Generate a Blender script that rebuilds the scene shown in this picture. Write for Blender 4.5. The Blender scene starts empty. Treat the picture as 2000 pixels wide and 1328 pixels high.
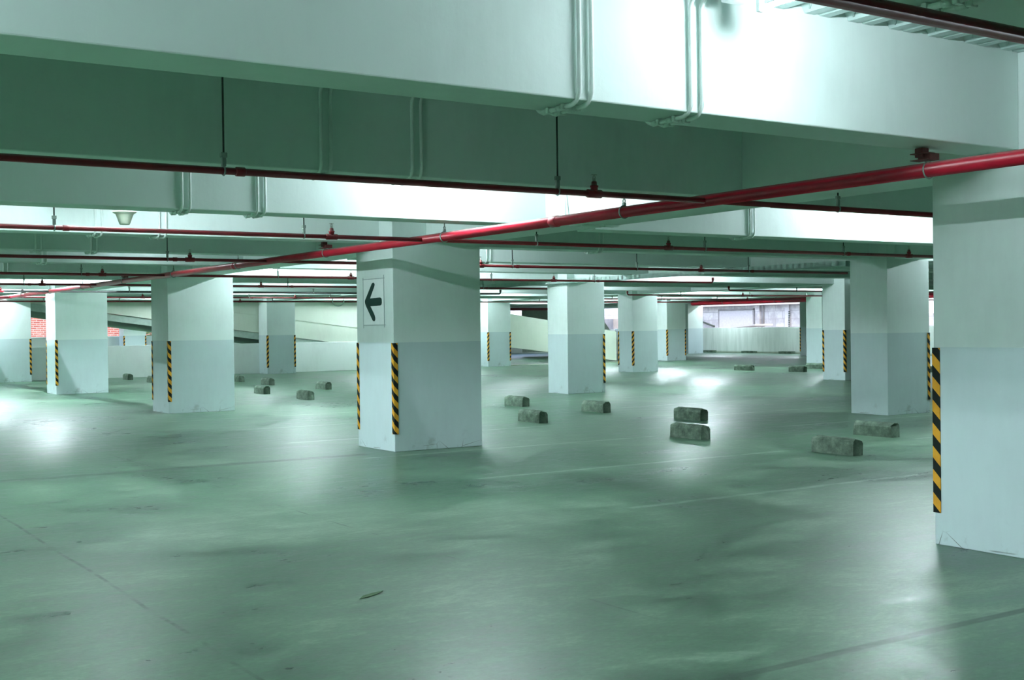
import bpy, bmesh, math, random
from mathutils import Vector, Matrix
random.seed(7)
sc = bpy.context.scene
COL = sc.collection
PI = math.pi

# ------------------------------------------------------------------ helpers
class MB:
    """collects shapes for one mesh"""
    def __init__(s): s.bm = bmesh.new()
    def box(s, x0, x1, y0, y1, z0, z1, bev=0.0):
        r = bmesh.ops.create_cube(s.bm, size=1.0)
        for v in r['verts']:
            v.co = Vector((x0+(v.co.x+.5)*(x1-x0), y0+(v.co.y+.5)*(y1-y0), z0+(v.co.z+.5)*(z1-z0)))
        if bev > 0:
            es = list({e for v in r['verts'] for e in v.link_edges})
            bmesh.ops.bevel(s.bm, geom=es, offset=bev, segments=2, affect='EDGES', profile=.5)
        return s
    def tube(s, pts, r, n=10, cap=True, radii=None):
        pts = [Vector(p) for p in pts]
        rings = []
        up = None
        for i, p in enumerate(pts):
            if i == 0: t = pts[1]-p
            elif i == len(pts)-1: t = p-pts[i-1]
            else: t = (pts[i+1]-p).normalized()+(p-pts[i-1]).normalized()
            t.normalize()
            if up is None:
                up = Vector((0,0,1)) if abs(t.z) < .9 else Vector((1,0,0))
            a = (up - t*up.dot(t)).normalized(); b = t.cross(a); up = a
            rr = radii[i] if radii else r
            rings.append([s.bm.verts.new(p+a*math.cos(2*PI*k/n)*rr+b*math.sin(2*PI*k/n)*rr) for k in range(n)])
        for i in range(len(rings)-1):
            for k in range(n):
                f = s.bm.faces.new((rings[i][k], rings[i][(k+1)%n], rings[i+1][(k+1)%n], rings[i+1][k])); f.smooth = True
        if cap:
            s.bm.faces.new(list(reversed(rings[0]))); s.bm.faces.new(rings[-1])
        return s
    def lathe(s, c, prof, n=24):
        rings = [[s.bm.verts.new((c[0]+r*math.cos(2*PI*k/n), c[1]+r*math.sin(2*PI*k/n), c[2]+z)) for k in range(n)] for r, z in prof]
        for i in range(len(rings)-1):
            for k in range(n):
                f = s.bm.faces.new((rings[i][k], rings[i][(k+1)%n], rings[i+1][(k+1)%n], rings[i+1][k])); f.smooth = True
        s.bm.faces.new(list(reversed(rings[0]))); s.bm.faces.new(rings[-1])
        return s
    def ring(s, c, axis, R, r, n=20, m=6):
        ax = Vector(axis).normalized()
        a = ax.orthogonal().normalized(); b = ax.cross(a)
        V = []
        for i in range(n):
            d = a*math.cos(2*PI*i/n)+b*math.sin(2*PI*i/n)
            V.append([s.bm.verts.new(Vector(c)+d*(R+r*math.cos(2*PI*j/m))+ax*r*math.sin(2*PI*j/m)) for j in range(m)])
        for i in range(n):
            for j in range(m):
                f = s.bm.faces.new((V[i][j], V[(i+1)%n][j], V[(i+1)%n][(j+1)%m], V[i][(j+1)%m])); f.smooth = True
        return s
    def prism(s, pts, off):
        """closed polygon (3D points) pushed by the vector off"""
        off = Vector(off)
        a = [s.bm.verts.new(Vector(p)) for p in pts]; b = [s.bm.verts.new(Vector(p)+off) for p in pts]
        n = len(a)
        s.bm.faces.new(a); s.bm.faces.new(list(reversed(b)))
        for i in range(n): s.bm.faces.new((a[i], b[i], b[(i+1)%n], a[(i+1)%n]))
        return s
    def build(s, name, mat, parent=None, loc=(0,0,0), bevel=0):
        bmesh.ops.recalc_face_normals(s.bm, faces=s.bm.faces)
        me = bpy.data.meshes.new(name); s.bm.to_mesh(me); s.bm.free()
        for m in (mat if isinstance(mat, (list, tuple)) else [mat]): me.materials.append(m)
        o = bpy.data.objects.new(name, me); COL.objects.link(o); o.location = loc
        if parent: o.parent = parent
        if bevel:
            b = o.modifiers.new('edge', 'BEVEL'); b.width = bevel; b.segments = 2; b.limit_method = 'ANGLE'
        return o

def tag(o, label=None, cat=None, group=None, kind=None):
    if label: o['label'] = label
    if cat: o['category'] = cat
    if group: o['group'] = group
    if kind: o['kind'] = kind
    return o
def empty(name, loc, label, cat, group=None):
    o = bpy.data.objects.new(name, None); o.empty_display_size = .1
    COL.objects.link(o); o.location = loc
    return tag(o, label, cat, group, 'thing')
def struct(o): o['kind'] = 'structure'; return o

# ------------------------------------------------------------------ materials
class NT:
    def __init__(s, name):
        s.m = bpy.data.materials.new(name); s.m.use_nodes = True
        s.t = s.m.node_tree; s.b = s.t.nodes['Principled BSDF']
    def n(s, typ, **kw):
        nd = s.t.nodes.new(typ)
        for k, v in kw.items(): setattr(nd, k, v)
        return nd
    def put(s, sock, v):
        if hasattr(v, 'is_output') or isinstance(v, bpy.types.NodeSocket): s.t.links.new(v, sock)
        else: sock.default_value = v
    def math(s, op, a, b=None, c=None, clamp=False):
        nd = s.n('ShaderNodeMath', operation=op, use_clamp=clamp); s.put(nd.inputs[0], a)
        if b is not None: s.put(nd.inputs[1], b)
        if c is not None: s.put(nd.inputs[2], c)
        return nd.outputs[0]
    def obj(s): return s.n('ShaderNodeTexCoord').outputs['Object']
    def xyz(s, v=None):
        nd = s.n('ShaderNodeSeparateXYZ'); s.put(nd.inputs[0], v or s.obj()); return nd.outputs
    def map(s, v, scale=(1,1,1), rot=(0,0,0), loc=(0,0,0)):
        nd = s.n('ShaderNodeMapping'); s.put(nd.inputs[0], v)
        nd.inputs['Location'].default_value = loc; nd.inputs['Rotation'].default_value = rot; nd.inputs['Scale'].default_value = scale
        return nd.outputs[0]
    def noise(s, v, scale, detail=4, rough=.55, dist=0):
        nd = s.n('ShaderNodeTexNoise'); s.put(nd.inputs['Vector'], v)
        nd.inputs['Scale'].default_value = scale; nd.inputs['Detail'].default_value = detail
        nd.inputs['Roughness'].default_value = rough; nd.inputs['Distortion'].default_value = dist
        return nd.outputs['Fac']
    def ramp(s, f, stops):
        nd = s.n('ShaderNodeValToRGB'); s.put(nd.inputs[0], f); e = nd.color_ramp.elements
        while len(e) < len(stops): e.new(.5)
        for i, (p, c) in enumerate(stops):
            e[i].position = p; e[i].color = c if len(c) == 4 else (*c, 1)
        return nd.outputs[0]
    def step(s, f, a, b):
        nd = s.n('ShaderNodeMapRange', interpolation_type='SMOOTHSTEP'); s.put(nd.inputs[0], f)
        nd.inputs[1].default_value = a; nd.inputs[2].default_value = b
        return nd.outputs[0]
    def mix(s, f, a, b, bt='MIX'):
        nd = s.n('ShaderNodeMix', data_type='RGBA', blend_type=bt); s.put(nd.inputs[0], f)
        for k, v in ((6, a), (7, b)):
            s.put(nd.inputs[k], (*v, 1) if isinstance(v, tuple) and len(v) == 3 else v)
        return nd.outputs[2]
    def bump(s, h, strength=.2, dist=.01):
        nd = s.n('ShaderNodeBump'); s.put(nd.inputs['Height'], h)
        nd.inputs['Strength'].default_value = strength; nd.inputs['Distance'].default_value = dist
        s.t.links.new(nd.outputs[0], s.b.inputs['Normal'])
    def out(s, color=None, rough=None, metal=None, spec=None):
        if color is not None: s.put(s.b.inputs['Base Color'], (*color, 1) if isinstance(color, tuple) and len(color) == 3 else color)
        if rough is not None: s.put(s.b.inputs['Roughness'], rough)
        if metal is not None: s.put(s.b.inputs['Metallic'], metal)
        if spec is not None: s.put(s.b.inputs['Specular IOR Level'], spec)
        return s.m

def simple(name, c, rough=.5, metal=0, var=.12, scale=9):
    t = NT(name); v = t.obj(); f = t.noise(v, scale, 5)
    d = tuple(x*(1-var) for x in c); l = tuple(min(1, x*(1+var*.6)) for x in c)
    t.bump(t.noise(v, scale*6, 3), .08, .004)
    return t.out(t.ramp(f, [(.3, d), (.7, l)]), rough, metal)

PAINT = (.745, .835, .81); BAND = (.59, .70, .715)
def paint_mat(name, c, banded=False):
    t = NT(name); v = t.obj()
    big = t.noise(v, .9, 5, .6); fine = t.noise(t.map(v, (6, 6, 1.2)), 2.2, 5, .6)
    f = t.math('ADD', t.math('MULTIPLY', big, .75), t.math('MULTIPLY', fine, .25))
    up = t.ramp(f, [(.30, tuple(x*.91 for x in c)), (.5, c), (.72, tuple(min(1, x*1.03) for x in c))])
    col = up
    if banded:
        z = t.xyz(v)[2]
        lo = t.ramp(f, [(.32, tuple(x*.9 for x in BAND)), (.6, BAND)])
        col = t.mix(t.step(z, 1.331, 1.335), lo, up)
        # scuffs and splashed dirt close to the floor
        n1 = t.noise(t.map(v, (1, 1, .8)), 3.2, 7, .7)
        near = t.math('SUBTRACT', 1.0, t.step(z, .0, .34))
        d = t.math('MULTIPLY', t.step(t.math('ADD', n1, t.math('MULTIPLY', near, .07)), .60, .76), near)
        col = t.mix(t.math('MULTIPLY', d, .5), col, (.20, .25, .23))
        vo = t.n('ShaderNodeTexVoronoi', feature='DISTANCE_TO_EDGE'); t.put(vo.inputs['Vector'], v); vo.inputs['Scale'].default_value = 5
        crack = t.math('MULTIPLY', t.math('LESS_THAN', vo.outputs['Distance'], .012), t.math('SUBTRACT', 1.0, t.step(z, .02, .12)))
        crack = t.math('MULTIPLY', crack, t.step(t.noise(v, 1.7, 2), .48, .55))
        col = t.mix(t.math('MULTIPLY', crack, .8), col, (.08, .10, .09))
    t.bump(t.math('ADD', t.noise(v, 14, 4), t.math('MULTIPLY', fine, .8)), .12, .012)
    return t.out(col, .55, 0, .35)
M = {}
M['paint'] = paint_mat('painted_concrete', PAINT)
M['column'] = paint_mat('column_paint', PAINT, True)
def stained(name, c, streak):
    t = NT(name); v = t.obj()
    f = t.noise(t.map(v, (2.2, 2.2, .25)), 2.4, 6, .65)
    col = t.ramp(f, [(.36, streak), (.56, c), (.8, tuple(min(1, x*1.06) for x in c))])
    z = t.xyz(v)[2]
    low = t.math('MULTIPLY', t.math('SUBTRACT', 1.0, t.step(z, .02, .14)), .75)
    col = t.mix(low, col, (.20, .25, .15))
    t.bump(t.noise(v, 8, 4), .15, .01)
    return t.out(col, .65, 0, .3)
M['parapet'] = stained('weathered_parapet', (.70, .745, .71), (.60, .65, .61))
M['wallwhite'] = paint_mat('low_wall_paint', (.78, .84, .81))
M['ramp'] = paint_mat('ramp_paint', (.64, .70, .60))
M['rampedge'] = simple('ramp_slab_edge', (.42, .52, .46), .7)
M['deck'] = simple('galvanised_deck', (.50, .63, .60), .42, .25, .08, 3)
M['conduit'] = simple('painted_conduit', (.78, .85, .82), .4, 0, .08)
M['saddle'] = simple('conduit_saddle', (.70, .79, .75), .4, .1, .1)
M['zinc'] = simple('zinc_steel', (.30, .36, .33), .4, .7, .2, 30)
M['darksteel'] = simple('black_rod', (.03, .045, .04), .5, .5, .2)
M['chrome'] = simple('sprinkler_brass', (.45, .52, .45), .3, .8, .2)
M['house'] = simple('lamp_housing', (.75, .82, .80), .4, 0, .05)
M['capm'] = simple('lamp_end_cap', (.80, .84, .83), .4, 0, .05)
M['plasticw'] = simple('cream_plastic', (.56, .62, .50), .4, 0, .06)
M['brown'] = simple('red_oxide_bracket', (.16, .035, .035), .6, 0, .3, 20)
M['tray'] = simple('tray_steel', (.62, .78, .73), .5, .1, .1)
M['blackp'] = simple('black_enamel_pipe', (.018, .02, .02), .5, 0, .1)
def red_mat(name, c):
    t = NT(name); v = t.obj()
    g = t.n('ShaderNodeNewGeometry'); nz = t.xyz(g.outputs['Normal'])[2]
    # grey dust that has settled on the upward side of the pipe
    dust = t.math('MULTIPLY', t.step(nz, .35, .85), t.math('ADD', .45, t.math('MULTIPLY', t.noise(v, 14, 5), .6)), clamp=True)
    base = t.ramp(t.noise(v, 5, 4), [(.3, tuple(x*.75 for x in c)), (.7, c)])
    col = t.mix(t.math('MULTIPLY', dust, .78), base, (.22, .21, .19))
    t.put(t.b.inputs['Roughness'], t.math('ADD', .34, t.math('MULTIPLY', dust, .4)))
    return t.out(col, None, 0, .5)
M['red'] = red_mat('red_pipe_paint', (.44, .006, .026))
M['red2'] = red_mat('red_branch_paint', (.26, .010, .018))
def stripe_mat(name, sgn):
    t = NT(name); g = t.n('ShaderNodeAttribute', attribute_name='wrap')
    s = t.xyz(g.outputs['Vector'])
    ph = t.math('ADD', t.math('MULTIPLY', s[0], sgn), s[2])
    fr = t.math('FRACT', t.math('MULTIPLY', t.math('ADD', ph, 5.0), 1/.157))
    m = t.math('LESS_THAN', fr, .5)
    n = t.noise(t.obj(), 12, 4)
    yel = t.ramp(n, [(.3, (.66, .30, .024)), (.7, (.78, .39, .04))])
    return t.out(t.mix(m, yel, (.008, .012, .010)), .6, 0, .15)
M['guard\\'] = stripe_mat('hazard_stripe_falling', 1)
M['guard/'] = stripe_mat('hazard_stripe_rising', -1)
def stop_mat():
    t = NT('rough_cast_concrete'); v = t.obj()
    f = t.noise(v, 6, 8, .7); k = t.noise(v, 30, 4, .6)
    col = t.ramp(f, [(.34, (.055, .080, .058)), (.5, (.105, .150, .112)), (.68, (.20, .26, .205))])
    t.bump(t.math('ADD', f, t.math('MULTIPLY', k, .5)), .6, .02)
    return t.out(col, .85, 0, .2)
M['stop'] = stop_mat()
def emit(name, c, s):
    t = NT(name); t.put(t.b.inputs['Emission Color'], (*c, 1)); t.b.inputs['Emission Strength'].default_value = s
    return t.out((.9, .95, .95), .3)
LAMP = (.83, .97, 1.03)
def tube_mat(p):
    k = 'tube%d' % p
    if k not in M: M[k] = emit('fluorescent_tube', LAMP, p)
    return M[k]
M['signw'] = simple('white_sign_paint', (.84, .90, .89), .45, 0, .04)
M['signg'] = simple('dark_green_sign_paint', (.003, .034, .025), .7, 0, .15)
M['pencil'] = simple('grey_outline_paint', (.38, .47, .47), .6, 0, .1)

def floor_mat():
    t = NT('trowelled_concrete_floor'); v = t.obj(); X = t.xyz(v)
    wob = t.noise(v, .35, 3, .5)
    big = t.noise(v, .36, 7, .66, .9)
    streak = t.noise(t.map(v, (1.0, 2.6, 1), (0, 0, .55)), 1.6, 8, .68, .8)
    fine = t.noise(t.map(v, (1, 2.2, 1), (0, 0, -.6)), 9, 8, .7, .5)
    grit = t.noise(t.map(v, (1, 1.6, 1), (0, 0, .9)), 24, 6, .7, .4)
    f = t.math('ADD', t.math('MULTIPLY', big, .42), t.math('ADD', t.math('MULTIPLY', streak, .30), t.math('ADD', t.math('MULTIPLY', fine, .18), t.math('MULTIPLY', grit, .10))))
    f = t.math('MULTIPLY_ADD', f, 1.55, -.275)
    col = t.ramp(f, [(.36, (.016, .050, .027)), (.44, (.041, .104, .060)), (.525, (.092, .180, .113)), (.66, (.23, .325, .24)), (.80, (.34, .43, .345))])
    # faded parking lines (two stall lines either side of the wheel stop rows)
    def strip(c, val, w, soft):
        d = t.math('ABSOLUTE', t.math('SUBTRACT', val, c)); return t.math('SUBTRACT', 1.0, t.step(d, w, w+soft))
    def between(val, a, b, s=.05): return t.math('MULTIPLY', t.step(val, a-s, a+s), t.math('SUBTRACT', 1.0, t.step(val, b-s, b+s)))
    wear = t.step(t.noise(t.map(v, (1.5, 3, 1)), 2.2, 6, .7), .33, .62)
    lm = None
    for y in (7.88, 10.33, 12.80, 15.2, 17.7, 20.1, 24.9, 27.4, 29.9):
        s = strip(y, X[1], .034, .018)
        s = t.math('MULTIPLY', s, t.math('ADD', between(X[0], 6.28, 10.6), between(X[0], 12.9, 16.8)))
        lm = s if lm is None else t.math('MAXIMUM', lm, s)
    col = t.mix(t.math('MULTIPLY', t.math('MULTIPLY', lm, wear), .34), col, (.52, .62, .55))
    # construction joints and a wide dark band along the column line
    jy = t.math('ADD', X[1], t.math('MULTIPLY', t.math('SUBTRACT', t.noise(t.map(v, (.35, 0, 0)), 1.3, 3), .5), .10))
    j1 = t.math('MULTIPLY', strip(3.84, jy, .022, .02), between(X[0], 2.9, 9.0))
    dark_band = t.math('MULTIPLY', strip(13.2, jy, .08, .05), between(X[0], -8.0, 6.5))
    jx = t.math('ADD', X[0], t.math('MULTIPLY', t.math('SUBTRACT', t.noise(t.map(v, (0, .6, 0)), 1.2, 4), .5), .07))
    j3 = t.math('MULTIPLY', strip(1.93, jx, .006, .012), t.step(t.noise(v, 1.5, 3), .42, .52))
    j4 = t.math('MULTIPLY', strip(4.0, jx, .004, .008), t.step(t.noise(v, 1.1, 3), .50, .58))
    jj = t.math('MAXIMUM', t.math('MAXIMUM', t.math('MULTIPLY', j1, .75), t.math('MULTIPLY', dark_band, .55)), t.math('MAXIMUM', t.math('MULTIPLY', j3, .8), t.math('MULTIPLY', j4, .6)))
    col = t.mix(jj, col, (.018, .045, .03))
    # oil stains: a round drip and scattered specks
    def blot(cx, cy, rx, ry, s=.35):
        a = t.math('DIVIDE', t.math('SUBTRACT', X[0], cx), rx); b = t.math('DIVIDE', t.math('SUBTRACT', X[1], cy), ry)
        d = t.math('ADD', t.math('MULTIPLY', a, a), t.math('MULTIPLY', b, b))
        d = t.math('ADD', d, t.math('MULTIPLY', t.math('SUBTRACT', t.noise(v, 5, 4), .5), 1.2))
        return t.math('SUBTRACT', 1.0, t.step(d, 1-s, 1+s))
    ob = t.math('MAXIMUM', t.math('MULTIPLY', blot(7.40, 9.29, .16, .17), .8), t.math('MULTIPLY', blot(6.95, 9.75, .08, .06), .6))
    col = t.mix(ob, col, (.085, .14, .11))
    vo = t.n('ShaderNodeTexVoronoi'); t.put(vo.inputs['Vector'], v); vo.inputs['Scale'].default_value = 3.6
    sp = t.math('MULTIPLY', t.math('LESS_THAN', vo.outputs['Distance'], .030), t.step(t.noise(v, 2.1, 2), .50, .58))
    col = t.mix(t.math('MULTIPLY', sp, .55), col, (.05, .09, .07))
    # polish differs with the wear
    pol = t.math('ADD', t.math('MULTIPLY', big, .35), t.math('ADD', t.math('MULTIPLY', streak, .40), t.math('MULTIPLY', fine, .25)))
    rg = t.math('MAXIMUM', .23, t.math('MULTIPLY_ADD', pol, 1.3, -.25))
    t.put(t.b.inputs['Roughness'], rg)
    t.bump(t.math('ADD', t.math('MULTIPLY', streak, .5), t.math('MULTIPLY', fine, .5)), .10, .02)
    return t.out(col, None, 0, .65)
M['floor'] = floor_mat()

# ------------------------------------------------------------------ grid of the building (metres)
X1, TX, Y0, SY = 6.8815, 8.9703, 4.3405, 8.8648
def colx(r): return X1+r*TX
def coly(i): return Y0+i*SY
CX = {0: 1.2468}; CY = {0: 1.0052}
def cw(r): return CX.get(r, 1.04)
def cd(r): return CY.get(r, .768)
SHIFT = {(3, 3): -.2, (4, 4): -.2}
BY, BS, BW = 4.69, SY/3, .336
DECK = 3.19
def by(i): return 2.46 if i == -1 else BY+BS*i
def beamz(b): return 2.58 if b <= 0 else 2.553
def girder(r): return (7.35, 8.0) if r == 0 else (colx(r)+.2, colx(r)+.85)
XL, XR, YN, YF = -11.5, 45.6, -8.0, 58.6

# floor and deck ceiling
struct(MB().box(XL-.2, XR+.3, YN-.2, YF+.3, -.3, 0).build('floor', M['floor']))
def deck():
    m = MB(); p = .345; x = XL-.2+(5.18-XL) % p; prof = []
    while x < XR+.3:
        # flat rib bottom, sloping web, recessed flat, sloping web
        prof += [(x, DECK), (x+.075, DECK), (x+.082, DECK+.008), (x+.112, DECK+.008), (x+.119, DECK), (x+.185, DECK), (x+.225, DECK+.062), (x+.305, DECK+.062)]
        x += p
    y0, y1 = YN-.2, YF+.3
    a = [m.bm.verts.new((x, y0, z)) for x, z in prof]; b = [m.bm.verts.new((x, y1, z)) for x, z in prof]
    for i in range(len(prof)-1): m.bm.faces.new((a[i], a[i+1], b[i+1], b[i]))
    m.box(XL-.2, XR+.3, y0, y1, DECK+.085, DECK+.25)
    # embossed lugs on the rib webs above the nearest bay
    k = 0
    x = XL-.2+(5.18-XL) % p
    while x < 9:
        if x > 3.0:
            for j in range(22):
                yy = 2.2+j*.115
                cx, cz = x+.330, DECK+.026
                m.tube([(cx-.012, yy, cz+.014), (cx-.002, yy+.022, cz-.014)], .0055, 6)
        x += p
    return struct(m.build('ceiling', M['deck']))
deck()

# walls that close the building off behind and beside the camera
struct(MB().box(XL-.2, XL, YN, YF, 0, DECK).build('wall_left', M['paint']))
struct(MB().box(XL, XR, YN-.2, YN, 0, DECK).build('wall_back', M['paint']))

# beams: one object for each span, butting against girders and column faces
for b in range(-1, 5):
    for i in range(-4, 18):
        y = by(i)
        if y < YN+.1 or y > YF-.4: continue
        onrow = (i % 3 == 0)
        if onrow and i//3 >= 0:
            xa = colx(b-1)+cw(b-1)+SHIFT.get((i//3, b-1), 0) if b >= 1 else (XL if b == -1 else colx(-1)+1.04)
            xb = colx(b)+SHIFT.get((i//3, b), 0)
            if b == -1: xb = colx(-1)
        else:
            xa = girder(b-1)[1] if b >= 0 else XL
            xb = girder(b)[0]
        struct(MB().box(xa, xb, y, y+BW, beamz(b), DECK+.063, 0).build('ceiling_beam', M['paint'], bevel=.008))
for r in range(-1, 5):
    g0, g1 = girder(r)
    for i in range(-2, 7):
        ya = coly(i)+cd(r) if i >= 0 else max(YN, coly(i)+.5)
        yb = coly(i+1) if i+1 >= 0 else coly(i+1)+.5
        if i == -2: ya = YN
        if i == 6: ya, yb = coly(6)+cd(r), YF
        struct(MB().box(g0, g1, ya, yb, beamz(r)-.012, DECK+.063).build('ceiling_girder', M['paint'], bevel=.008))

# ------------------------------------------------------------------ columns with corner guards
def guard(col, gx, gy, sx, sy, style, w=.052, z0=.215, z1=1.328):
    """angle strip wrapped round the arris at local (gx, gy); sx, sy point from the arris into the two faces"""
    m = MB(); th = .008; e = .0006
    m.box(min(gx, gx+sx*w), max(gx, gx+sx*w), min(gy-sy*e, gy-sy*th), max(gy-sy*e, gy-sy*th), z0, z1, .002)
    m.box(min(gx-sx*e, gx-sx*th), max(gx-sx*e, gx-sx*th), min(gy-sy*th, gy+sy*w), max(gy-sy*th, gy+sy*w), z0, z1, .002)
    o = m.build('corner_guard', M['guard'+style], col)
    me = o.data; at = me.attributes.new('wrap', 'FLOAT_VECTOR', 'POINT')
    for v in me.vertices:
        # distance unrolled round the corner, growing to the viewer's right
        dx, dy = v.co.x-gx, v.co.y-gy
        u = dx-dy
        at.data[v.index].vector = (u, 0, v.co.z)
    return o
COLS = [
 (0, 0, 'L', '\\', 'broad white column filling the right edge of the view, crossed by the thick red pipe'),
 (1, 0, 'LN', '\\', 'broad white column bearing the green arrow sign'),
 (2, 0, 'LN', '\\', 'broad white column next beyond the arrow-sign column along the thick red pipe'),
 (3, 0, 'LN', '\\', 'white column second beyond the arrow-sign column along the thick red pipe'),
 (4, 0, 'R', '\\', 'white column cut by the left edge of the view, third beyond the arrow-sign column'),
 (1, 1, 'R', '\\', 'green-shaded column just behind the two nearest wheel stops, cable tray ending beside it'),
 (2, 1, 'R', '\\', 'pale column right of the arrow-sign column, one striped guard on its right corner'),
 (3, 1, '', '\\', 'column standing directly behind the arrow-sign column, only its top showing'),
 (4, 1, 'NR', '/', 'white column against the low white wall under the ramp, scraped at its foot'),
 (6, 1, 'NR', '/', 'far column behind the low white wall, seen only above the wall top'),
 (2, 2, 'LN', '\\', 'grimy-footed column half hidden behind the green-shaded column'),
 (3, 2, 'LN', '/', 'pale column with a grey scuff at its left foot and two striped guards'),
 (4, 2, 'NR', '/', 'pale far column right beside the arrow-sign column, two striped guards'),
 (3, 3, '', '\\', 'plain pale column left of the grimy-footed column, without guards in view'),
 (4, 3, 'NR', '/', 'far pale column with two guards, left of the opening to the outside wall'),
 (5, 4, '', '\\', 'white guardless column forming the left side of the opening to the outside'),
 (4, 4, 'L', '\\', 'dark shaded column forming the right side of the opening to the outside'),
 (3, 4, '', '\\', 'far column in the last row, behind the broad column at the right edge'),
]
for i, r, gs, st, lab in COLS:
    x, y, w, d = colx(r), coly(i), cw(r), cd(r)
    x += SHIFT.get((i, r), 0)
    if (i, r) == (4, 0): d = .768
    c = empty('column', (x, y, 0), lab, 'column', 'car park columns')
    MB().box(0, w, 0, d, 0, DECK).build('shaft', M['column'], c, bevel=.006)
    for g in gs:
        gx, gy, sx, sy = {'L': (0, d, 1, -1), 'N': (0, 0, 1, 1), 'R': (w, 0, -1, 1)}[g]
        guard(c, gx, gy, sx, sy, st)

# ------------------------------------------------------------------ arrow sign on the middle column
def arrow_sign():
    yl, yr, zt, zb = 14.005, 13.44, 2.128, 1.552
    s = empty('arrow_sign', (X1, (yl+yr)/2, (zt+zb)/2), 'white rectangular sign with a dark green left-pointing arrow', 'sign')
    ox, oy, oz = X1, (yl+yr)/2, (zt+zb)/2
    def q(px, py, off): return (off, yl+(yr-yl)*(px-285)/385-oy, zt+(zb-zt)*(py-255)/835-oz)
    MB().prism([q(285, 255, -.004), q(670, 255, -.004), q(670, 1090, -.004), q(285, 1090, -.004)], (.0038, 0, 0)).build('panel', M['signw'], s)
    A = [(316, 660), (320, 632), (445, 352), (458, 330), (478, 322), (496, 332), (502, 362), (494, 398), (412, 606), (600, 598), (620, 608), (630, 636), (631, 700), (622, 730), (602, 742), (418, 748), (492, 905), (506, 962), (505, 1000), (492, 1022), (472, 1020), (455, 1000), (335, 742), (319, 690)]
    MB().prism([q(x, y, -.0075) for x, y in A], (.003, 0, 0)).build('arrow', M['signg'], s)
    m = MB()
    for (a, b) in (((281, 225), (281, 1140)), ((672, 205), (672, 1130)), ((270, 255), (682, 255)), ((281, 1092), (690, 1092))):
        p, e = q(*a, -.0055), q(*b, -.0055); w = .0045
        m.box(-.0065, -.0042, min(p[1], e[1])-w, max(p[1], e[1])+w, min(p[2], e[2])-w, max(p[2], e[2])+w)
    m.build('outline', M['pencil'], s)
arrow_sign()

# ------------------------------------------------------------------ wheel stops
def stop_mesh(seed, flip):
    random.seed(seed)
    bm = bmesh.new(); n = 9; L = .63; W = .16; Hh = .19
    prof = [(0, 0), (W, 0), (W, .135), (W-.02, .165), (W-.05, Hh), (.035, Hh), (.010, Hh-.028), (0, .13)]
    if flip: prof = [(W-a, b) for a, b in prof][::-1]
    rings = []
    for k in range(n):
        y = L*k/(n-1)
        rings.append([bm.verts.new((a+random.uniform(-.004, .004)-W/2, y-L/2+random.uniform(-.003, .003), max(0, b+random.uniform(-.004, .004)) if b > 0 else 0)) for a, b in prof])
    m = len(prof)
    for k in range(n-1):
        for j in range(m): bm.faces.new((rings[k][j], rings[k][(j+1) % m], rings[k+1][(j+1) % m], rings[k+1][j]))
    bm.faces.new(rings[0]); bm.faces.new(list(reversed(rings[-1])))
    # a chipped corner
    v = rings[0][4]; v.co.y += .03; v.co.z -= .02
    v = rings[-1][5]; v.co.z -= .015
    bmesh.ops.recalc_face_normals(bm, faces=bm.faces)
    me = bpy.data.meshes.new('wheel_stop'); bm.to_mesh(me); bm.free(); me.materials.append(M['stop']); return me
SM = [stop_mesh(3, False), stop_mesh(11, True), stop_mesh(5, False)]
STOPS = [
 (10.80, 9.74, 'concrete wheel stop nearest the viewer, dark and sharp-edged'),
 (12.88, 10.93, 'chipped pale wheel stop just behind the nearest one'),
 (10.82, 12.30, 'wheel stop with pale top, second nearest in the front row'),
 (12.95, 14.70, 'wheel stop right behind the pale-topped one in the front row'),
 (12.90, 17.13, 'wheel stop in front of the column with one guard on its right corner'),
 (10.78, 15.98, 'wheel stop right of the arrow-sign column, the nearer of the two beside it'),
 (12.76, 19.45, 'wheel stop right of the arrow-sign column, the farther of the two beside it'),
 (12.78, 28.36, 'wheel stop left of the arrow-sign column and closest to it, farther row'),
 (10.66, 24.62, 'wheel stop left of the arrow-sign column, nearest of those on that side'),
 (12.70, 31.90, 'wheel stop below the column that stands under the ramp'),
 (10.80, 27.48, 'bleached wheel stop between the ramp column and the nearer stops'),
 (12.80, 34.45, 'wheel stop half showing at the right side of the column beyond the arrow column'),
 (10.80, 38.80, 'far wheel stop close to the low white wall, seen between two columns'),
 (10.75, 36.05, 'far wheel stop half hidden by the left side of a column, nearer than its neighbour'),
 (28.10, 29.25, 'far wheel stop standing alone before the opening to the outside'),
 (28.32, 27.10, 'mossy broken wheel stop left of the grimy-footed column'),
 (30.60, 28.45, 'long dark wheel stop at the foot of the plain guardless column'),
 (30.52, 23.55, 'wheel stop glimpsed in the slit beside the broad right-edge column'),
]
for k, (x, y, lab) in enumerate(STOPS):
    o = bpy.data.objects.new('wheel_stop', SM[k % 3]); COL.objects.link(o)
    o.location = (x, y, 0); o.rotation_euler.z = random.uniform(-.03, .03)
    if k in (14, 16): o.scale.y = 1.25
    tag(o, lab, 'wheel stop', 'concrete wheel stops', 'thing')

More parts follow.
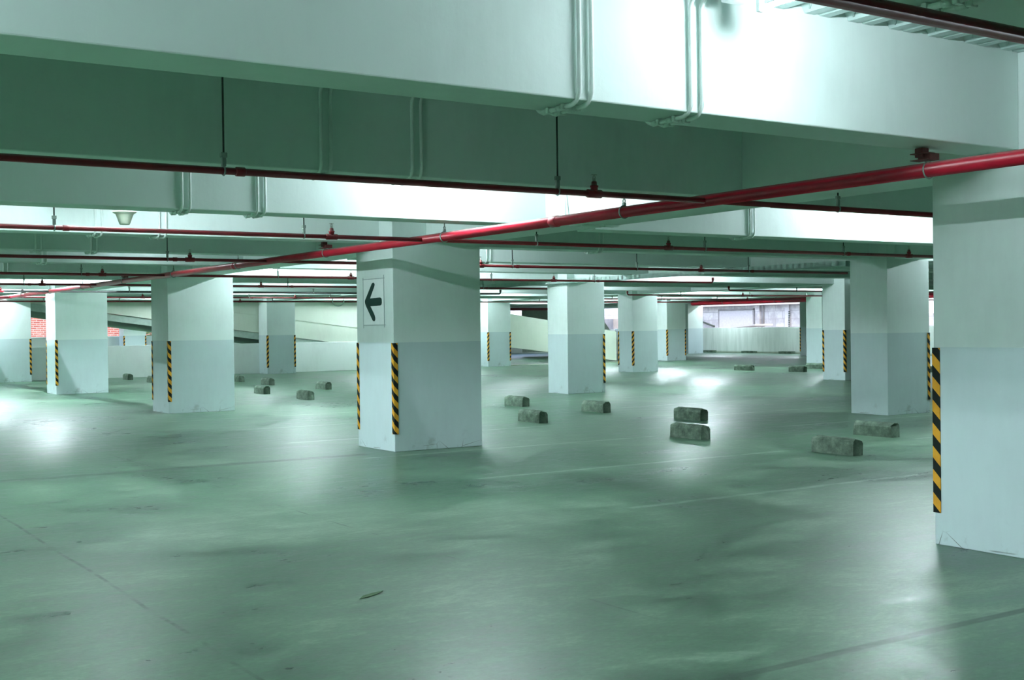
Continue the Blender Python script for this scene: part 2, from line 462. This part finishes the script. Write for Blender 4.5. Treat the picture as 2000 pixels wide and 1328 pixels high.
# ------------------------------------------------------------------ sprinkler pipework
PX, PZ, PR = 6.25, 2.437, .046
def main_pipe():
    t = empty('sprinkler_main_pipe', (PX, 20, PZ), 'thick red sprinkler main slanting across the whole view under the beams', 'pipe')
    def L(x, y, z): return (x-PX, y-20, z-PZ)
    MB().tube([L(PX, -3, PZ), L(PX, 39.5, PZ)], PR, 20).build('pipe', M['red'], t)
    for y in (8.87, 3.0, 16.9, 24.9, 32.9):
        MB().tube([L(PX, y-.05, PZ), L(PX, y-.045, PZ), L(PX, y+.045, PZ), L(PX, y+.05, PZ)], 0, 20, radii=[PR+.001, PR+.006, PR+.006, PR+.001]).build('coupling', M['red'], t)
    for i in range(0, 12):
        y = BY+BS*i+.24
        if i % 3 == 0:
            h = MB(); h.box(-.03, .03, y-20-.03, y-20+.03, 2.518-PZ, 2.575-PZ, .003)
            h.box(-.055, .03, y-20-.075, y-20+.045, PR+.014, PR+.019); h.box(-.055, .03, y-20-.075, y-20+.045, PR+.054, PR+.059)
            h.box(-.012, .075, y-20-.072, y-20+.02, PR+.016, PR+.058, .002)
            hb = h.build('bracket', M['brown'], t)
            MB().ring((0, y-20-.05, 0), (0, 1, 0), PR+.006, .005, 24, 6).build('u_bolt', M['zinc'], hb)
        else:
            h = MB(); h.ring((0, y-20, 0), (0, 1, 0), PR+.006, .006, 24, 6)
            h.box(-.012, .012, y-20-.014, y-20+.014, PR+.008, PR+.03, .002)
            h.ring((0, y-20, PR+.045), (1, 0, 0), .016, .005, 14, 6)
            h.tube([(0, y-20, PR+.058), (0, y-20, 2.578-PZ)], .006, 8)
            h.build('ring_hanger', M['zinc'], t)
    return t
main_pipe()

def sprinkler(par, x, up=True):
    """upright sprinkler: tee, reducer, frame arms and deflector"""
    m = MB(); m.tube([(x-.062, 0, 0), (x-.058, 0, 0), (x+.058, 0, 0), (x+.062, 0, 0)], 0, 14, radii=[.024, .030, .030, .024])
    m.lathe((x, 0, 0), [(.026, .01), (.026, .045), (.030, .047), (.030, .058), (.021, .060), (.019, .085), (.012, .088)], 14)
    h = m.build('sprinkler_tee', M['red2'], par)
    f = MB(); f.lathe((x, 0, 0), [(.012, .086), (.012, .096), (.005, .097), (.004, .110), (.004, .113)], 10)
    f.tube([(x-.010, 0, .094), (x-.013, 0, .108), (x-.010, 0, .120), (x, 0, .128)], .0028, 6)
    f.tube([(x+.010, 0, .094), (x+.013, 0, .108), (x+.010, 0, .120), (x, 0, .128)], .0028, 6)
    f.lathe((x, 0, 0), [(.004, .122), (.004, .131), (.022, .131), (.022, .134), (.004, .135)], 14)
    f.build('sprinkler_head', M['chrome'], h)
def rod(par, x, top, zp, r=.02):
    m = MB(); m.ring((x, 0, 0), (1, 0, 0), r+.004, .0055, 18, 6)
    m.box(x-.013, x+.013, -.011, .011, r+.004, r+.055, .003); m.box(x-.02, x+.02, -.012, .012, r+.055, r+.085, .004)
    c = m.build('pipe_clamp', M['zinc'], par)
    if top-zp > .12: MB().tube([(x, 0, r+.08), (x, 0, top-zp)], .0062, 8).build('hanger_rod', M['darksteel'], c)
BR = [  # Y, x range, sprinklers, rods, elbow ends, label
 (2.43, -6, 14.6, [0.75, 9.6], [0.1, 7.67, 10.2], 0, 'red branch pipe crossing the top right corner, nearest the viewer'),
 (6.87, -6, 14.9, [.75, 5.18, 9.6], [0.0, 2.484, 4.865, 7.66, 10.2, 12.64], 0, 'nearest full-width red branch pipe, joining the thick main from the left'),
 (11.25, -6, 14.9, [.75, 5.18, 9.59, 13.97], [0.0, 2.507, 4.881, 7.67, 10.17, 12.64], 0, 'second red branch pipe along the thick main, passing above the arrow-sign column'),
 (15.58, -6, 17.6, [.75, 5.16, 9.6, 14.0], [2.5, 4.864, 7.67, 10.17, 12.60, 15.09], 0, 'third red branch pipe along the thick main, passing behind the arrow-sign column'),
 (20.05, -6, 18.35, [5.2, 9.6, 14.08], [2.5, 4.87, 8.2, 10.2, 12.6, 15.1], 2, 'fourth red branch pipe along the main, ending in a dark elbow left of the opening'),
 (24.4, -6, 17.95, [5.2, 9.6, 14.0], [2.5, 4.87, 8.0, 10.2, 12.6, 15.1], 2, 'fifth red branch pipe, ending behind the column with one guard on its right corner'),
 (28.5, -4, 18.2, [5.2, 9.6, 14.0], [2.5, 4.87, 8.0, 10.2, 12.6, 15.1], 2, 'sixth branch pipe along the main, its dark elbow end right of the arrow-sign column'),
 (32.95, 0, 17.6, [5.2, 9.6, 14.0], [4.87, 8.0, 10.2, 12.6, 15.1], 2, 'seventh branch pipe along the main, lit bright red at far left'),
 (37.4, 0, 33.4, [5.2, 9.6, 14.0, 18.4, 26.], [4.87, 8.0, 10.2, 12.6, 15.1, 19.6, 22.2, 25.6, 28, 30.6], 0, 'last and farthest thin branch pipe in front of the ramp'),
 (24.5, 23.0, 44, [27.5, 31.9], [25.6, 27.8, 30.4, 32.8], 1, 'bright thin pipe with a red elbow end above the opening to the outside'),
 (28.65, 22.8, 44, [27.5, 31.9], [24.9, 27.8, 30.4, 32.8], 1, 'thin pipe whose elbow end hangs above the column with the scuffed left foot'),
 (33.0, 23.0, 44, [31.9], [25.6, 27.8, 30.4], 1, 'farthest thin elbow-ended pipe, glimpsed left of the one-guard column'),
]
for Y, xa, xb, sp, rd, el, lab in BR:
    z = PZ-.004; r = .0215 if Y > 3 else .025
    cut = xa < 20
    t = empty('sprinkler_branch_pipe', (0, Y, z), lab, 'pipe', 'thin red sprinkler branch pipes')
    dark = 'blackp' if el == 2 and Y > 27 and Y < 30 else 'red2'
    m = MB()
    def leg(a, b):
        p = [(a, 0, 0), (b, 0, 0)]
        if el == 2 and b == xb: p = [(a, 0, 0), (b-.05, 0, 0), (b-.012, 0, .015), (b, 0, .05), (b, 0, .115)]
        if el == 1 and a == xa: p = [(a, 0, .115), (a, 0, .05), (a+.012, 0, .015), (a+.05, 0, 0), (b, 0, 0)]
        m.tube(p, r, 14)
    if cut:
        leg(xa, PX-PR+.006); leg(PX+PR-.006, xb)
    else:
        leg(xa, 34.68); leg(34.89, xb)
    m.build('pipe', M[dark], t)
    if el:
        x = xb if el == 2 else xa
        MB().tube([(x, 0, .05), (x, 0, .115)], r+.008, 14).build('elbow_collar', M[dark], t)
    for x in sp: sprinkler(t, x)
    for x in rd:
        inside = any(girder(g)[0]-.05 < x < girder(g)[1]+.05 for g in range(5))
        onb = any(by(i)-.02 < Y < by(i)+BW+.02 for i in range(-2, 18))
        top = (2.565 if x < 10 else 2.54) if inside else ((2.578 if x < 7 else 2.55) if onb else DECK)
        rod(t, x, top, z, r)
        if not inside and rd.index(x) % 2 == 1:
            MB().tube([(x+.07, 0, 0), (x+.074, 0, 0), (x+.126, 0, 0), (x+.13, 0, 0)], 0, 14, radii=[r+.001, r+.006, r+.006, r+.001]).build('coupling', M[dark], t)
# second main, far right
t = empty('sprinkler_main_pipe', (34.79, 30, 2.437), 'far thick red main pipe above the opening to the outside', 'pipe')
MB().tube([(0, -9, 0), (0, 9.3, 0)], .10, 18).build('pipe', M['red'], t)
for i in range(6, 12):
    y = BY+BS*i+.17-30
    MB().ring((0, y, 0), (0, 1, 0), .104, .008, 20, 6).tube([(0, y, .1), (0, y, 2.553-2.437)], .008, 8).build('ring_hanger', M['zinc'], t)

# ------------------------------------------------------------------ conduits looping over the beams
def conduit(x, bay, lab, i0, i1, r=.0118):
    t = empty('conduit', (x, 0, 0), lab, 'conduit', 'thin pale conduits strapped along the beams')
    zb = beamz(bay)-r-.006; zt = DECK-r-.012; R = .075; P = []
    def arc(cy, cz, a0, a1):
        for k in range(6):
            a = a0+(a1-a0)*k/5; P.append((0, cy+R*math.cos(a), cz+R*math.sin(a)))
    for i in range(i0, i1+1):
        yf = by(i)-r-.006; yb = by(i)+BW+r+.006
        arc(yf-R, zt-R, PI/2, 0)           # from the deck down the near face
        arc(yf+R, zb+R, PI, 1.5*PI)        # under the soffit
        arc(yb-R, zb+R, 1.5*PI, 2*PI)      # up the far face
        arc(yb+R, zt-R, PI, PI/2)
    P = [(0, P[0][1]-2.0, zt)]+P+[(0, P[-1][1]+1.6, zt)]
    MB().tube(P, r, 10).build('tube', M['conduit'], t)
    for i in range(i0, i1+1):
        yf = by(i)
        for yy in (yf+.105, yf+.23):
            MB().box(-.020, .020, yy-.010, yy+.010, zb-r-.004, zb+r+.004, .003).build('saddle', M['saddle'], t)
        for a, b in ((yf+.125, yf+.165), (yf+.245, yf+.285)):
            MB().tube([(0, a, zb), (0, b, zb)], r+.0035, 10).build('coupler', M['saddle'], t)
for x, lab in ((3.443, 'thin white conduit, left tube of the left-hand pair on the nearest beam'), (3.515, 'thin white conduit, right tube of the left-hand pair on the nearest beam'),
               (4.143, 'thin white conduit, left tube of the right-hand pair nearest the lamp'), (4.216, 'thin white conduit, right tube of the right-hand pair nearest the lamp')):
    conduit(x, 0, lab, -1, 6)
for x, lab in ((10.285, 'pale conduit beyond the main girder, left tube of its pair'), (10.355, 'pale conduit beyond the main girder, right tube of its pair')):
    conduit(x, 1, lab, 1, 6)
# conduit pair strapped across the girder soffit
for y, lab in ((10.17, 'short pale conduit strapped under the girder, nearer of two'), (10.235, 'short pale conduit strapped under the girder, farther of two')):
    r = .0105; g0, g1 = girder(0); zb = beamz(0)-.012-r-.004; R = .06
    P = [(g0-r-.006, y+(.09 if y < 10.2 else 0), DECK-.03)]
    for k in range(5):
        a = PI+k*PI/8; P.append((g0-r-.006+R+R*math.cos(a), y, zb+R+R*math.sin(a)))
    for k in range(5):
        a = 1.5*PI+k*PI/8; P.append((g1+r+.006-R+R*math.cos(a), y, zb+R+R*math.sin(a)))
    P.append((g1+r+.006, y, DECK-.03))
    t = empty('conduit', (0, 0, 0), lab, 'conduit', 'thin pale conduits strapped along the beams')
    MB().tube(P, r, 10).build('tube', M['conduit'], t)
    for xx in (g0+.16, g0+.45): MB().box(xx-.01, xx+.01, y-.02, y+.02, zb-r-.004, zb+r+.002, .003).build('saddle', M['saddle'], t)

# ------------------------------------------------------------------ fluorescent lamps
def lamp(x, g, lab, dy=0, power=300, L=1.22):
    """g: gap between beam g and g+1; the batten runs across the gap close to the farther beam"""
    yc = BY+BS*(g+1)-.25-L/2+dy
    t = empty('fluorescent_lamp', (x, yc, DECK), lab, 'lamp', 'fluorescent battens between the beams')
    h = L/2
    MB().prism([(-.032, -h, -.010), (.032, -h, -.010), (.032, -h, -.045), (.020, -h, -.062), (-.020, -h, -.062), (-.032, -h, -.045)], (0, 2*h, 0)).build('housing', M['house'], t)
    for s in (-1, 1):
        MB().box(-.20, .20, s*h*.7-.02, s*h*.7+.02, -.010, .0, .002).build('mounting_strap', M['house'], t)
        MB().box(-.017, .017, s*h-.014, s*h+.012, -.125, -.060, .004).build('lamp_holder', M['capm'], t)
    MB().tube([(0, -h+.016, -.106), (0, h-.016, -.106)], .013, 8).build('tube', tube_mat(power), t)
POWER = dict(A=86, B=80, C=335, D=150, E=270, F=270, G=140, H=25, I=335, J=750, K=215, L=420, M=270, N=520, O=290, P=610, Q=590, S=650, U=320, V=800, X=790, Y=990, Z=0, a=480, b=150, c=390, d=0, e=950)
LAMPS = [
 (4.40, -1, 0, 'A', 'lit fluorescent lamp at the top edge, washing the nearest beam white'),
 (6.00, 1, 0, 'D', 'fluorescent lamp hidden behind a beam, whitening the beam beside the thick main pipe'),
 (12.5, 1, 0, 'E', 'fluorescent lamp hidden behind a beam, whitening the beam next to the right-edge column'),
 (3.2, 2, -.75, 'F'), (9.0, 3, 0, 'G'), (5.6, 4, 0, 'H'), (2.2, 5, 0, 'H'),
 (10.2, 4, 0, 'I'), (9.4, 5, 0, 'I'), (12.6, 5, 0, 'U'), (6.0, 7, 0, 'J'), (2.4, 8, 0, 'J'), (6.0, 9, 0, 'J'), (6.0, 11, 0, 'J'),  # the last lamp is added to light the low wall
 (12.0, 7, 0, 'K'), (10.4, 8, -.7, 'K'), (13.15, 9, 0, 'K'), (12.6, 11, 0, 'K'),  # last one unseen, added to brighten the low white wall
 (19.3, 2, 0, 'L'), (22.2, 4, 0, 'Z'), (19.3, 5, 0, 'a'), (21.0, 7, 0, 'b'), (19.3, 8, 0, 'b'), (22.2, 9, 0, 'b'), (19.4, 11, 0, 'M'), (23.4, 11, 0, 'M'),  # final pair added for light on the ramp side
 (31.5, 4, 0, 'd'), (27.6, 5, 0, 'd'), (31.0, 7, 0, 'N'), (27.6, 8, 0, 'N'), (31.0, 10, 0, 'N'), (30, 11, 0, 'N'),  # last lamp added to brighten the ramp's right end
 (39.0, 5, 0, 'c'), (39.0, 8, 0, 'c'), (44.6, 10, 0, 'O'), (44.6, 12, 0, 'O'), (44.6, 14, 0, 'O'), (44.6, 16, 0, 'O'),  # those outside the last girder are added to brighten the side parapet
 (31, 13, 0, 'O'), (13, 14, 0, 'e'), (22, 14, 0, 'e'), (10, 16, -.4, 'e'), (17.5, 16, -.4, 'e'),  # unseen lamps added beyond the ramp to lighten the far parapet
 (-.9, -1, -.33, 'B'), (2.0, -3, 0, 'C'), (-5.0, 1, 0, 'P'), (-4.6, 4, 0, 'V'), (-4.6, 7, 0, 'V'), (-5.5, -1, -.33, 'X'), (-5.5, 2, -.4, 'Y'), (-5.5, 3, 0, 'Y'),  # out of view, added as fill light on near columns and beams
 (-4.6, 0, -.6, 'Q'), (13.3, -1, 0, 'S'),  # more added fill lamps outside the view
]
for x, g, dy, pw, *lab in LAMPS:
    if POWER[pw] > 0:
        lamp(x, g, lab[0] if lab else 'unseen fluorescent lamp, one of the inferred and added fill lamps', dy, POWER[pw])
# junction box by the first lamp
o = MB().box(-.065, .065, -.05, .05, -.075, .0, .008).build('junction_box', M['house'], loc=(4.30, 4.50, DECK))
tag(o, 'small pale junction box at the top edge beside the lit lamp', 'junction box', None, 'thing')

# bell shaped ceiling fittings
def bell(x, y, zc, lab):
    t = empty('ceiling_speaker', (x, y, DECK), lab, 'ceiling fixture', 'bell-shaped ceiling fixtures')
    z = zc-DECK
    MB().lathe((0, 0, z), [(.045, -.075), (.050, -.070), (.082, .02), (.086, .028), (.112, .042), (.114, .050), (.105, .054), (.06, .058), (.01, .060)], 28).build('shade', M['plasticw'], t)
    MB().tube([(0, 0, z+.05), (0, 0, 0)], .014, 10).build('stem', M['saddle'], t)
    MB().lathe((0, 0, 0), [(.05, -.001), (.05, -.012), (.02, -.022)], 16).build('ceiling_rose', M['saddle'], t)
bell(3.36, 12.1, 2.63, 'pale bell-shaped fixture hanging from the ceiling at upper left')
bell(24.6, 22.6, 2.70, 'greenish bell-shaped fixture hanging far off right of the cable tray')

# perforated cable tray under the second girder
def tray():
    x0, y0, z = 15.60, 14.0, 2.459
    t = empty('cable_tray', (x0, y0, z), 'long perforated steel cable tray running away under the second girder', 'cable tray')
    def channel(L, sw):
        m = MB()
        def bx(a0, a1, b0, b1, c0, c1):
            if sw: m.box(b0, b1, a0, a1, c0, c1)
            else: m.box(a0, a1, b0, b1, c0, c1)
        for zz in (0, .032, .062): bx(0, .003, 0, L, zz, zz+.022)
        bx(.177, .18, 0, L, 0, .084)
        k = 0
        while k*.14+.07 < L:
            bx(0, .003, k*.14, k*.14+.06, .004, .080); k += 1
        for xx in (0, .043, .086, .129, .162): bx(xx, xx+.018, 0, L, 0, .003)
        k = 0
        while k*.14+.06 < L:
            bx(0, .18, k*.14, k*.14+.05, 0, .003); k += 1
        return m
    channel(13.0, False).build('tray_channel', M['tray'], t)
    channel(4.6, True).build('tray_channel', M['tray'], t, (.18, 0, 0))
    for k in range(9):
        yy = BY+BS*(4+k//2)+.1+(.12 if k % 2 else 0)-y0
        if yy < 13: MB().tube([(.09, yy, .0), (.09, yy, 2.553-z)], .006, 8).build('hanger_rod', M['darksteel'], t)
tray()
# white hose loop hanging below the farthest pipes
o = MB().ring((0, 0, 0), (.545, .838, 0), .19, .018, 28, 8).build('cable_loop', M['conduit'], loc=(17.1, 36.7, 2.46))
tag(o, 'white cable coiled in a ring, hung on the farthest pipe left of the arrow-sign column', 'cable', None, 'thing')

# ------------------------------------------------------------------ ramp, low walls and outer parapets
def ztop(x): return 2.09-.143*(x-26)
def zbot(x): return 1.24-.136*(x-17.2)
def ledge(x): return 1.86-.125*(x-17.2)
def ramp():
    # lower band of the ramp side, upper parapet band and the recessed slab edge
    yL = 40.63
    def poly(f0, f1, xs, y, th):
        P = [(x, y, max(0, f0(x))) for x in xs]+[(x, y, min(DECK-.01, f1(x))) for x in reversed(xs)]
        return MB().prism(P, (0, th, 0))
    xs = [2+.9*k for k in range(35) if 2+.9*k < 33.2]
    def hi(x): return max(min(ztop(x), DECK-.01), ledge(x)+.01)
    xs_a = [x for x in xs if x < 26.5]
    o1 = poly(zbot, ledge, xs_a, yL, .2).build('trim_1', M['ramp']); struct(o1)
    o2 = poly(ledge, hi, [x for x in xs if ledge(x) > .02], yL-.02, .22).build('trim_2', M['ramp']); struct(o2)
    o3 = poly(lambda x: zbot(x)-.24, lambda x: zbot(x)-.01, [x for x in xs if x < 19.8], yL+.04, .3).build('trim_3', M['rampedge']); struct(o3)
    # sloping drive surface behind
    P = [(2, yL+.25, 3.1), (30, yL+.25, 0), (30, yL+6, 0), (2, yL+6, 3.1)]
    struct(MB().prism([(2, yL+.25, zbot(2)+.0), (26.3, yL+.25, .0), (26.3, yL+.25, -.2), (2, yL+.25, zbot(2)-.2)], (0, 6, 0)).build('ramp_slab', M['rampedge']))
ramp()
struct(MB().box(XL, 25.0, 40.57, 40.62, 0, 1.055).build('wall_front', M['wallwhite'], bevel=.01))
struct(MB().box(26.05, 33.0, 40.2, 40.60, 0, .02).build('trim_4', M['parapet']))
# far parapet and the side parapet at the open edges
struct(MB().box(XL, XR, YF-.1, YF+.1, 0, 1.31).build('wall_far', M['wallwhite'], bevel=.01))
pr = struct(MB().box(XR, XR+.18, 6, YF, 0, 1.345).build('wall_right', M['parapet'], bevel=.01))
struct(MB().box(XR, XR+.2, YN, 6, 0, DECK).build('wall_near', M['paint']))
for y in (44.2, 46.9, 50.0):
    o = MB().box(-.12, .16, -.45, .45, 0, .12, .01).build('kerb_block', M['stop'], loc=(XR-.2, y, 0))
    tag(o, {44.2: 'low concrete kerb block at the right foot of the outer parapet', 46.9: 'low concrete kerb block midway along the foot of the outer parapet', 50.0: 'low concrete kerb block at the left foot of the outer parapet'}[y], 'kerb block', 'kerb blocks along the parapet', 'thing')

# red steel portal seen above the ramp parapet
t = empty('portal_frame', (37.5, 52, 0), 'red steel portal frame standing beyond the ramp parapet', 'frame')
MB().box(-4.5, 0, -.06, .06, 2.36, 2.50, .01).build('crossbeam', M['red2'], t)
MB().box(-.09, 0, -.06, .06, 0, 2.36, .01).build('post', M['darksteel'], t)
MB().box(-3.0, -.1, .0, .03, .2, 2.36, .005).build('shutter', M['rampedge'], t)
struct(MB().prism([(37.65, 52.3, 0), (41.5, 52.3, 0), (39.3, 52.3, 2.6), (37.65, 52.3, 2.6)], (0, .2, 0)).build('wall_stair', M['wallwhite']))

# ------------------------------------------------------------------ outside
def block_mat():
    t = NT('grey_block_facade'); v = t.obj(); s = t.xyz(v)
    cm = t.n('ShaderNodeCombineXYZ'); t.put(cm.inputs[0], s[1]); t.put(cm.inputs[1], s[2])
    b = t.n('ShaderNodeTexBrick'); t.put(b.inputs['Vector'], cm.outputs[0])
    b.inputs['Scale'].default_value = 1; b.inputs['Brick Width'].default_value = 1.1; b.inputs['Row Height'].default_value = .45; b.inputs['Mortar Size'].default_value = .015
    b.inputs['Color1'].default_value = (.36, .36, .385, 1); b.inputs['Color2'].default_value = (.44, .44, .455, 1); b.inputs['Mortar'].default_value = (.27, .27, .285, 1)
    f = t.noise(v, 1.6, 7, .68)
    col = t.mix(t.step(f, .40, .62), t.mix(.6, b.outputs[0], (.22, .22, .235)), b.outputs[0])
    t.bump(f, .4, .03)
    return t.out(col, .9, 0, .1)
M['block'] = block_mat()
def brick_mat():
    t = NT('red_brick_facade'); v = t.obj(); s = t.xyz(v)
    cm = t.n('ShaderNodeCombineXYZ'); t.put(cm.inputs[0], s[0]); t.put(cm.inputs[1], s[2])
    b = t.n('ShaderNodeTexBrick'); t.put(b.inputs['Vector'], cm.outputs[0])
    b.inputs['Scale'].default_value = 1; b.inputs['Brick Width'].default_value = .34; b.inputs['Row Height'].default_value = .10; b.inputs['Mortar Size'].default_value = .014
    b.inputs['Color1'].default_value = (.13, .036, .032, 1); b.inputs['Color2'].default_value = (.18, .070, .058, 1); b.inputs['Mortar'].default_value = (.22, .20, .195, 1)
    f = t.noise(v, 1.2, 6, .7)
    col = t.mix(t.step(f, .48, .7), b.outputs[0], (.20, .15, .14))
    return t.out(col, .9, 0, .1)
M['brick'] = brick_mat()
M['sheet'] = simple('whitewashed_sheet', (.36, .36, .39), .7, 0, .08)
M['greydark'] = simple('weathered_grey_wall', (.20, .20, .21), .9, 0, .3, 1.5)
M['frame'] = simple('old_white_frame', (.62, .62, .60), .7)
M['glass'] = simple('dark_pane', (.03, .035, .04), .2)
M['leaf'] = simple('leaf_green', (.045, .12, .03), .6, 0, .4, 3)
M['bark'] = simple('bark', (.10, .075, .05), .9)
M['ground'] = simple('bare_ground', (.30, .30, .29), .9, 0, .2, 1)
struct(MB().box(XR+.3, 90, -10, 100, -.35, -.05).build('ground_outside', M['ground']))
struct(MB().box(-30, XR+.3, YF+.3, 100, -.35, -.05).build('ground_outside', M['ground']))
t = empty('block_building', (50, 55, 0), 'grey concrete-block building outside, seen through the opening in the right-hand distance', 'building')
MB().box(0, 8, -12.5, 25, -.05, 8).build('wall', M['block'], t)
MB().box(-.06, -.001, -3.75, -.95, 1.25, 2.32, .01).build('panel', M['sheet'], t)['label'] = 'pale sheet panel with dark outline'
f = MB(); f.box(-.05, -.001, -3.86, -3.78, 1.25, 2.42); f.box(-.05, -.001, -.92, -.84, 1.25, 2.42); f.box(-.05, -.001, -3.86, -.84, 2.34, 2.42); f.build('panel_surround', M['greydark'], t)
MB().box(-.16, -.001, -4.4, -4.05, 0, 6, .01).build('pilaster', M['block'], t)
MB().tube([(-.06, -4.6, 0), (-.06, -4.6, 6)], .05, 10).build('drainpipe', M['greydark'], t)
MB().tube([(-.08, 2.2, 2.15), (-.08, -.55, 1.42)], .05, 8).build('brace', M['darksteel'], t)
MB().box(-.10, -.001, -6.62, -6.3, 0, 6, .01).build('pilaster', M['sheet'], t)
m = MB(); random.seed(4); pz = 1.2
for k in range(9):
    m.box(-.115, -.1, -6.68-.05*random.random(), -6.60, 1.35+k*.1, 1.42+k*.1)
m.build('crack', M['darksteel'], t)
MB().box(-.5, -.001, -12, 6, 2.60, 2.66).build('canopy', M['sheet'], t)
t = empty('lean_to_roof', (48.4, 50.6, 0), 'low corrugated lean-to roof showing just above the outer parapet', 'roof')
MB().prism([(-.8, -1.9, 1.44), (-.8, 1.6, 1.22), (-.8, 1.6, 1.27), (-.8, -1.9, 1.52)], (1.4, 0, 0)).build('roof_sheet', M['sheet'], t)
for y in (-1.7, 1.4): MB().box(-.7, -.6, y, y+.1, -.05, 1.23).build('post', M['bark'], t)
o = struct(MB().box(49, 49.3, 25, 42.4, -.05, 1.95).build('wall_outside', M['block']))
o = struct(MB().box(46.6, 47.0, 60, 75, -.05, 1.95).build('wall_yard', M['greydark']))

t = empty('brick_building', (9, 66, 0), 'old red brick building outside, glimpsed past the far left columns', 'building')
MB().box(-6, 12, 0, 6, -.05, 7).build('wall', M['brick'], t)
for xx in (1.35, 2.25):
    w = MB(); w.box(xx, xx+.62, -.08, -.001, 0, 2.05, .01); w = w.build('window_frame', M['frame'], t)
    MB().box(xx+.17, xx+.40, -.10, -.081, 1.45, 1.92).build('pane', M['glass'], w)
    MB().box(xx+.10, xx+.52, -.10, -.081, .2, 1.25).build('shutter', M['sheet'], w)
MB().box(.9, 3.3, -.2, -.001, 2.25, 2.36).build('lintel', M['frame'], t)

def shrub(x, y, h, lab):
    t = empty('shrub', (x, y, -.05), lab, 'shrub')
    MB().tube([(0, 0, 0), (.05, 0, h*.5), (0, .05, h*.8)], .05, 8, radii=[.07, .05, .02]).build('stem', M['bark'], t)
    random.seed(9); bm = bmesh.new()
    for k in range(700):
        a, b = random.uniform(0, 2*PI), math.acos(random.uniform(-1, 1)); r = random.uniform(.4, 1)
        c = Vector((math.sin(b)*math.cos(a)*.9*r, math.sin(b)*math.sin(a)*.9*r, h*.62+math.cos(b)*h*.42*r))
        q = Matrix.Rotation(random.uniform(0, PI), 3, 'X') @ Matrix.Rotation(random.uniform(0, PI), 3, 'Y')
        s = random.uniform(.06, .12)
        vs = [bm.verts.new(c+q @ Vector(p)*s) for p in ((-1, 0, 0), (0, .45, .1), (1, 0, 0), (0, -.45, .1))]
        bm.faces.new(vs)
    me = bpy.data.meshes.new('foliage'); bm.to_mesh(me); bm.free(); me.materials.append(M['leaf'])
    o = bpy.data.objects.new('foliage', me); COL.objects.link(o); o.parent = t
shrub(18.4, 62.0, 2.3, 'green leafy shrub just outside, beside the far column behind the low wall')

# dry leaf on the floor
m = MB(); m.prism([(-.10, 0, .001), (-.03, -.022, .004), (.05, -.018, .003), (.13, 0, .002), (.05, .016, .004), (-.03, .026, .003)], (0, 0, .002))
o = m.build('dry_leaf', M['leaf'], loc=(3.05, 6.18, 0)); o.rotation_euler.z = .5
tag(o, 'dry brown-green leaf lying on the bare floor in front of the arrow-sign column', 'leaf', None, 'thing')

# ------------------------------------------------------------------ daylight
w = bpy.data.worlds.new('World'); sc.world = w; w.use_nodes = True
nt = w.node_tree; bg = nt.nodes['Background']
sky = nt.nodes.new('ShaderNodeTexSky'); sky.sky_type = 'NISHITA'; sky.sun_disc = False
sky.sun_elevation = math.radians(50); sky.sun_rotation = math.radians(200); sky.air_density = 1; sky.dust_density = 4; sky.ozone_density = 1
nt.links.new(sky.outputs[0], bg.inputs['Color']); bg.inputs['Strength'].default_value = .42

# ------------------------------------------------------------------ camera
F_PX, PITCH, ROLL, YAW = 2379.73, -.0103, -.0122, .5773
Fv = Vector((math.sin(YAW)*math.cos(PITCH), math.cos(YAW)*math.cos(PITCH), math.sin(PITCH)))
R0 = Vector((math.cos(YAW), -math.sin(YAW), 0)); U0 = R0.cross(Fv)
Rv = R0*math.cos(ROLL)+U0*math.sin(ROLL); Uv = -R0*math.sin(ROLL)+U0*math.cos(ROLL)
cam = bpy.data.cameras.new('Camera'); cam.sensor_fit = 'HORIZONTAL'; cam.sensor_width = 36; cam.lens = F_PX/2000*36
cam.clip_start = .05; cam.clip_end = 400
co = bpy.data.objects.new('Camera', cam); COL.objects.link(co)
mt = Matrix((Rv, Uv, -Fv)).transposed().to_4x4(); mt.translation = Vector((0, 0, 1.5)); co.matrix_world = mt
sc.camera = co

vs = sc.view_settings
sc.display_settings.display_device = 'sRGB'
vs.view_transform = 'Standard'; vs.look = 'None'; vs.gamma = 1; vs.use_curve_mapping = False; vs.exposure = 1.62
sc.cycles.use_denoising = True
sc.cycles.max_bounces = 12; sc.cycles.diffuse_bounces = 8; sc.cycles.glossy_bounces = 4
sc.cycles.sample_clamp_indirect = 8; sc.cycles.caustics_reflective = False; sc.cycles.caustics_refractive = False
sc.cycles.use_light_tree = True
